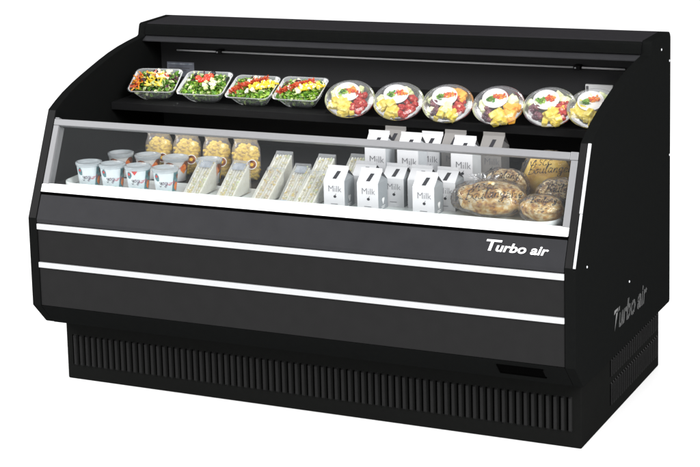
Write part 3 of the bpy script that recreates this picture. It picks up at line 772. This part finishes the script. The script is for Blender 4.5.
for x, lab in ((.9680, 'small milk carton half hidden behind the two leftmost front cartons'), (1.0560, 'small milk carton of the second row, standing in the gap of the front row'), (1.1270, 'small milk carton mostly hidden behind the carton nearest the bread'), (1.2000, 'small milk carton of the second row touching the bread bag')):
    dup(m0, (x, .1650, ZD), lab)
m1 = make_carton('tall milk carton at the left end of the back row', (.9765, .237, ZD), .143, .031, True, ('carton', 'carton_side2'))
for x, lab in ((1.0702, 'tall milk carton of the back row, second from the left'), (1.2224, 'tall white milk carton of the back row, rightmost of the white ones')):
    dup(m1, (x, .237, ZD), lab)
dup(m1, (1.1035, .306, ZD), 'tall white milk carton set further back, only the right half of its front showing').scale = (1, 1, .95)
m2 = make_carton('milk carton top greyed by painted shade, showing behind the left tall cartons', (.9950, .310, ZD), .141, .031, True, ('carton_dull', 'carton_dull2'))
dup(m2, (1.1680, .310, ZD), 'milk carton top greyed by painted shade, showing between the right tall cartons')
dup(m2, (1.2760, .310, ZD), 'milk carton greyed by painted shade at the right end behind the tall white cartons')

# ------------------------------------------------------------------ bagged bread
def bagged(label, loc, rad, mat, words, rz=0, seeds=0, rx=0, name='bagged_loaf', lumps=.16, neck=None):
    t = thing(name, label, 'bread', loc, (0, 0, rz), 'bagged loaves at the right end')
    b = MB(); b.blob((0, 0, rad[2]), (rad[0]*.93, rad[1]*.92, rad[2]*.95), mat, 5, lumps, 1.9)
    if seeds:
        for i in range(seeds):
            d = Vector((random.gauss(0, 1), -abs(random.gauss(0, 1)), abs(random.gauss(0, 1)))).normalized()
            b.blob((d.x*rad[0]*.94, d.y*rad[1]*.93, rad[2]+d.z*rad[2]*.96), (.0028, .002, .0012), random.choice(['ink', 'brown', 'crustb']), 1)
    b.build('loaf', t)
    b = MB(); bm2 = bmesh.new(); bmesh.ops.create_icosphere(bm2, subdivisions=5, radius=1)
    off = Vector((random.random()*40, random.random()*40, 3))
    mp = {}
    for v in bm2.verts:
        c = v.co
        sq = Vector([math.copysign(abs(q)**.8, q) for q in c])
        k = 1+.10*noise.noise(c*2.2+off)+.06*abs(noise.noise(c*6+off))+.03*abs(noise.noise(c*14+off))
        p = Vector((sq.x*rad[0]*1.02, sq.y*rad[1], sq.z*rad[2]))*k
        p.z = max(p.z+rad[2], .0005)
        mp[v.index] = b.bm.verts.new(p)
    fs = []
    for f in bm2.faces:
        gq = b.bm.faces.new([mp[v.index] for v in f.verts]); gq.material_index = b.mi('film'); gq.smooth = True
    bm2.free()
    bvh = BVHTree.FromBMesh(b.bm)
    bag = b.build('bag', t, normals=False)
    if neck:
        b = MB(); n = 64; rings = []
        for k, (r, z) in enumerate(((.024, -.012), (.013, .002), (.0075, .008), (.012, .013), (.019, .019), (.024, .024))):
            ring = []
            for i in range(n):
                a = 6.2832*i/n; q = r*(1+(.10+.05*k)*math.sin(a*9+k)+.16*math.sin(a*4+2.1*k))
                ring.append((neck[0]+q*math.cos(a)*1.5, neck[1]+q*math.sin(a)*.8-z*.2, neck[2]+z+.004*math.sin(a*5+k)))
            rings.append(ring)
        b.loft(rings, 'film'); b.build('bag_neck', bag, normals=False)
    if words:
        b = MB(); dr = Vector((-.25, .85, -.35)).normalized()
        right = Vector((.96, .28, 0)); up_ = right.cross(-dr).normalized()*-1
        up_ = (-dr).cross(right).normalized()
        for (txt, size, ox, oz, slant) in words:
            def xf(x, y):
                o = Vector((0, 0, rad[2]))+right*(ox+x)+up_*(oz+y+x*slant)-dr*.4
                h = bvh.ray_cast(o, dr)
                p = h[0] if h[0] else o+dr*.4
                return p-dr*.0025
            pen_word(b, txt, size, .0021, xf, ['ink'], .35, .10)
        b.build('handwriting', bag, normals=False)
    return t
bagged('large bagged loaf with floured crust at the front beside the small milk cartons', (1.327, .165, ZD), (.094, .070, .045), 'loafw', [('viscc', .030, -.050, .012, 0), ('Boulangerie', .026, -.066, -.012, .02)], R(4), 110, neck=(-.030, .045, .070))
bagged('round bagged loaf with seeded floured crust at the front against the right glass post', (1.474, .140, ZD), (.058, .055, .034), 'loafw', [('Boulang', .017, -.030, .008, .02)], 0, 90)
bagged('golden yellow bagged loaf standing highest at the back of the right corner', (1.425, .335, ZD), (.068, .050, .070), 'loafy', [('viscc', .026, -.048, .024, 0), ('Boulangerie', .023, -.052, .002, .02)], R(3), 0, lumps=.08)
bagged('dark speckled bagged loaf between the golden loaf and the round front loaf', (1.4850, .235, ZD), (.056, .048, .046), 'loafs', [('viscc', .024, -.028, .020, 0), ('Bouler', .021, -.030, .002, .02)], R(-4), 160)
bagged('small bagged loaf hidden under crinkled film behind the large front loaf', (1.335, .262, ZD), (.060, .034, .052), 'loafs', [('Boulang', .020, -.040, .018, .0)], R(-4), 40)

# ------------------------------------------------------------------ light
w = bpy.data.worlds.new('World'); scene.world = w; w.use_nodes = True
w.node_tree.nodes['Background'].inputs[0].default_value = (1, 1, 1, 1); w.node_tree.nodes['Background'].inputs[1].default_value = 1.12
def softbox(name, loc, tgt, size, power):
    l = bpy.data.lights.new(name, 'AREA'); l.shape = 'RECTANGLE'; l.size = size[0]; l.size_y = size[1]; l.energy = power
    o = bpy.data.objects.new(name, l); COL.objects.link(o); o.location = loc
    o.rotation_euler = (Vector(tgt)-Vector(loc)).to_track_quat('-Z', 'Y').to_euler()
    return o
softbox('softbox_lamp', (-4.6, -2.4, 4.2), (.8, .4, .4), (2.4, 2.0), 400)
softbox('softbox_lamp', (5.6, -3.4, 4.0), (.8, .4, .4), (2.4, 2.0), 450)

# ------------------------------------------------------------------ camera
cd = bpy.data.cameras.new('camera'); cam = bpy.data.objects.new('camera', cd); COL.objects.link(cam)
cd.sensor_width = 36; cd.lens = 104.6375; cd.shift_x = .38248; cd.shift_y = -.19655; cd.clip_end = 300
rot = Matrix(((0.8614, -0.05, 0.5054), (0.5056, 0.1778, -0.8442), (-0.0477, 0.9828, 0.1784)))
x = rot.col[0].normalized(); z = (rot.col[2]-x*rot.col[2].dot(x)).normalized(); y = z.cross(x)
cam.matrix_world = Matrix.Translation((3.0764, -4.8026, 1.9003)) @ Matrix((x, y, z)).transposed().to_4x4()
scene.camera = cam
scene.view_settings.view_transform = 'Standard'; scene.view_settings.look = 'None'
scene.view_settings.exposure = 0; scene.view_settings.gamma = 1
scene.render.engine = 'CYCLES'
scene.cycles.max_bounces = 12; scene.cycles.transparent_max_bounces = 24
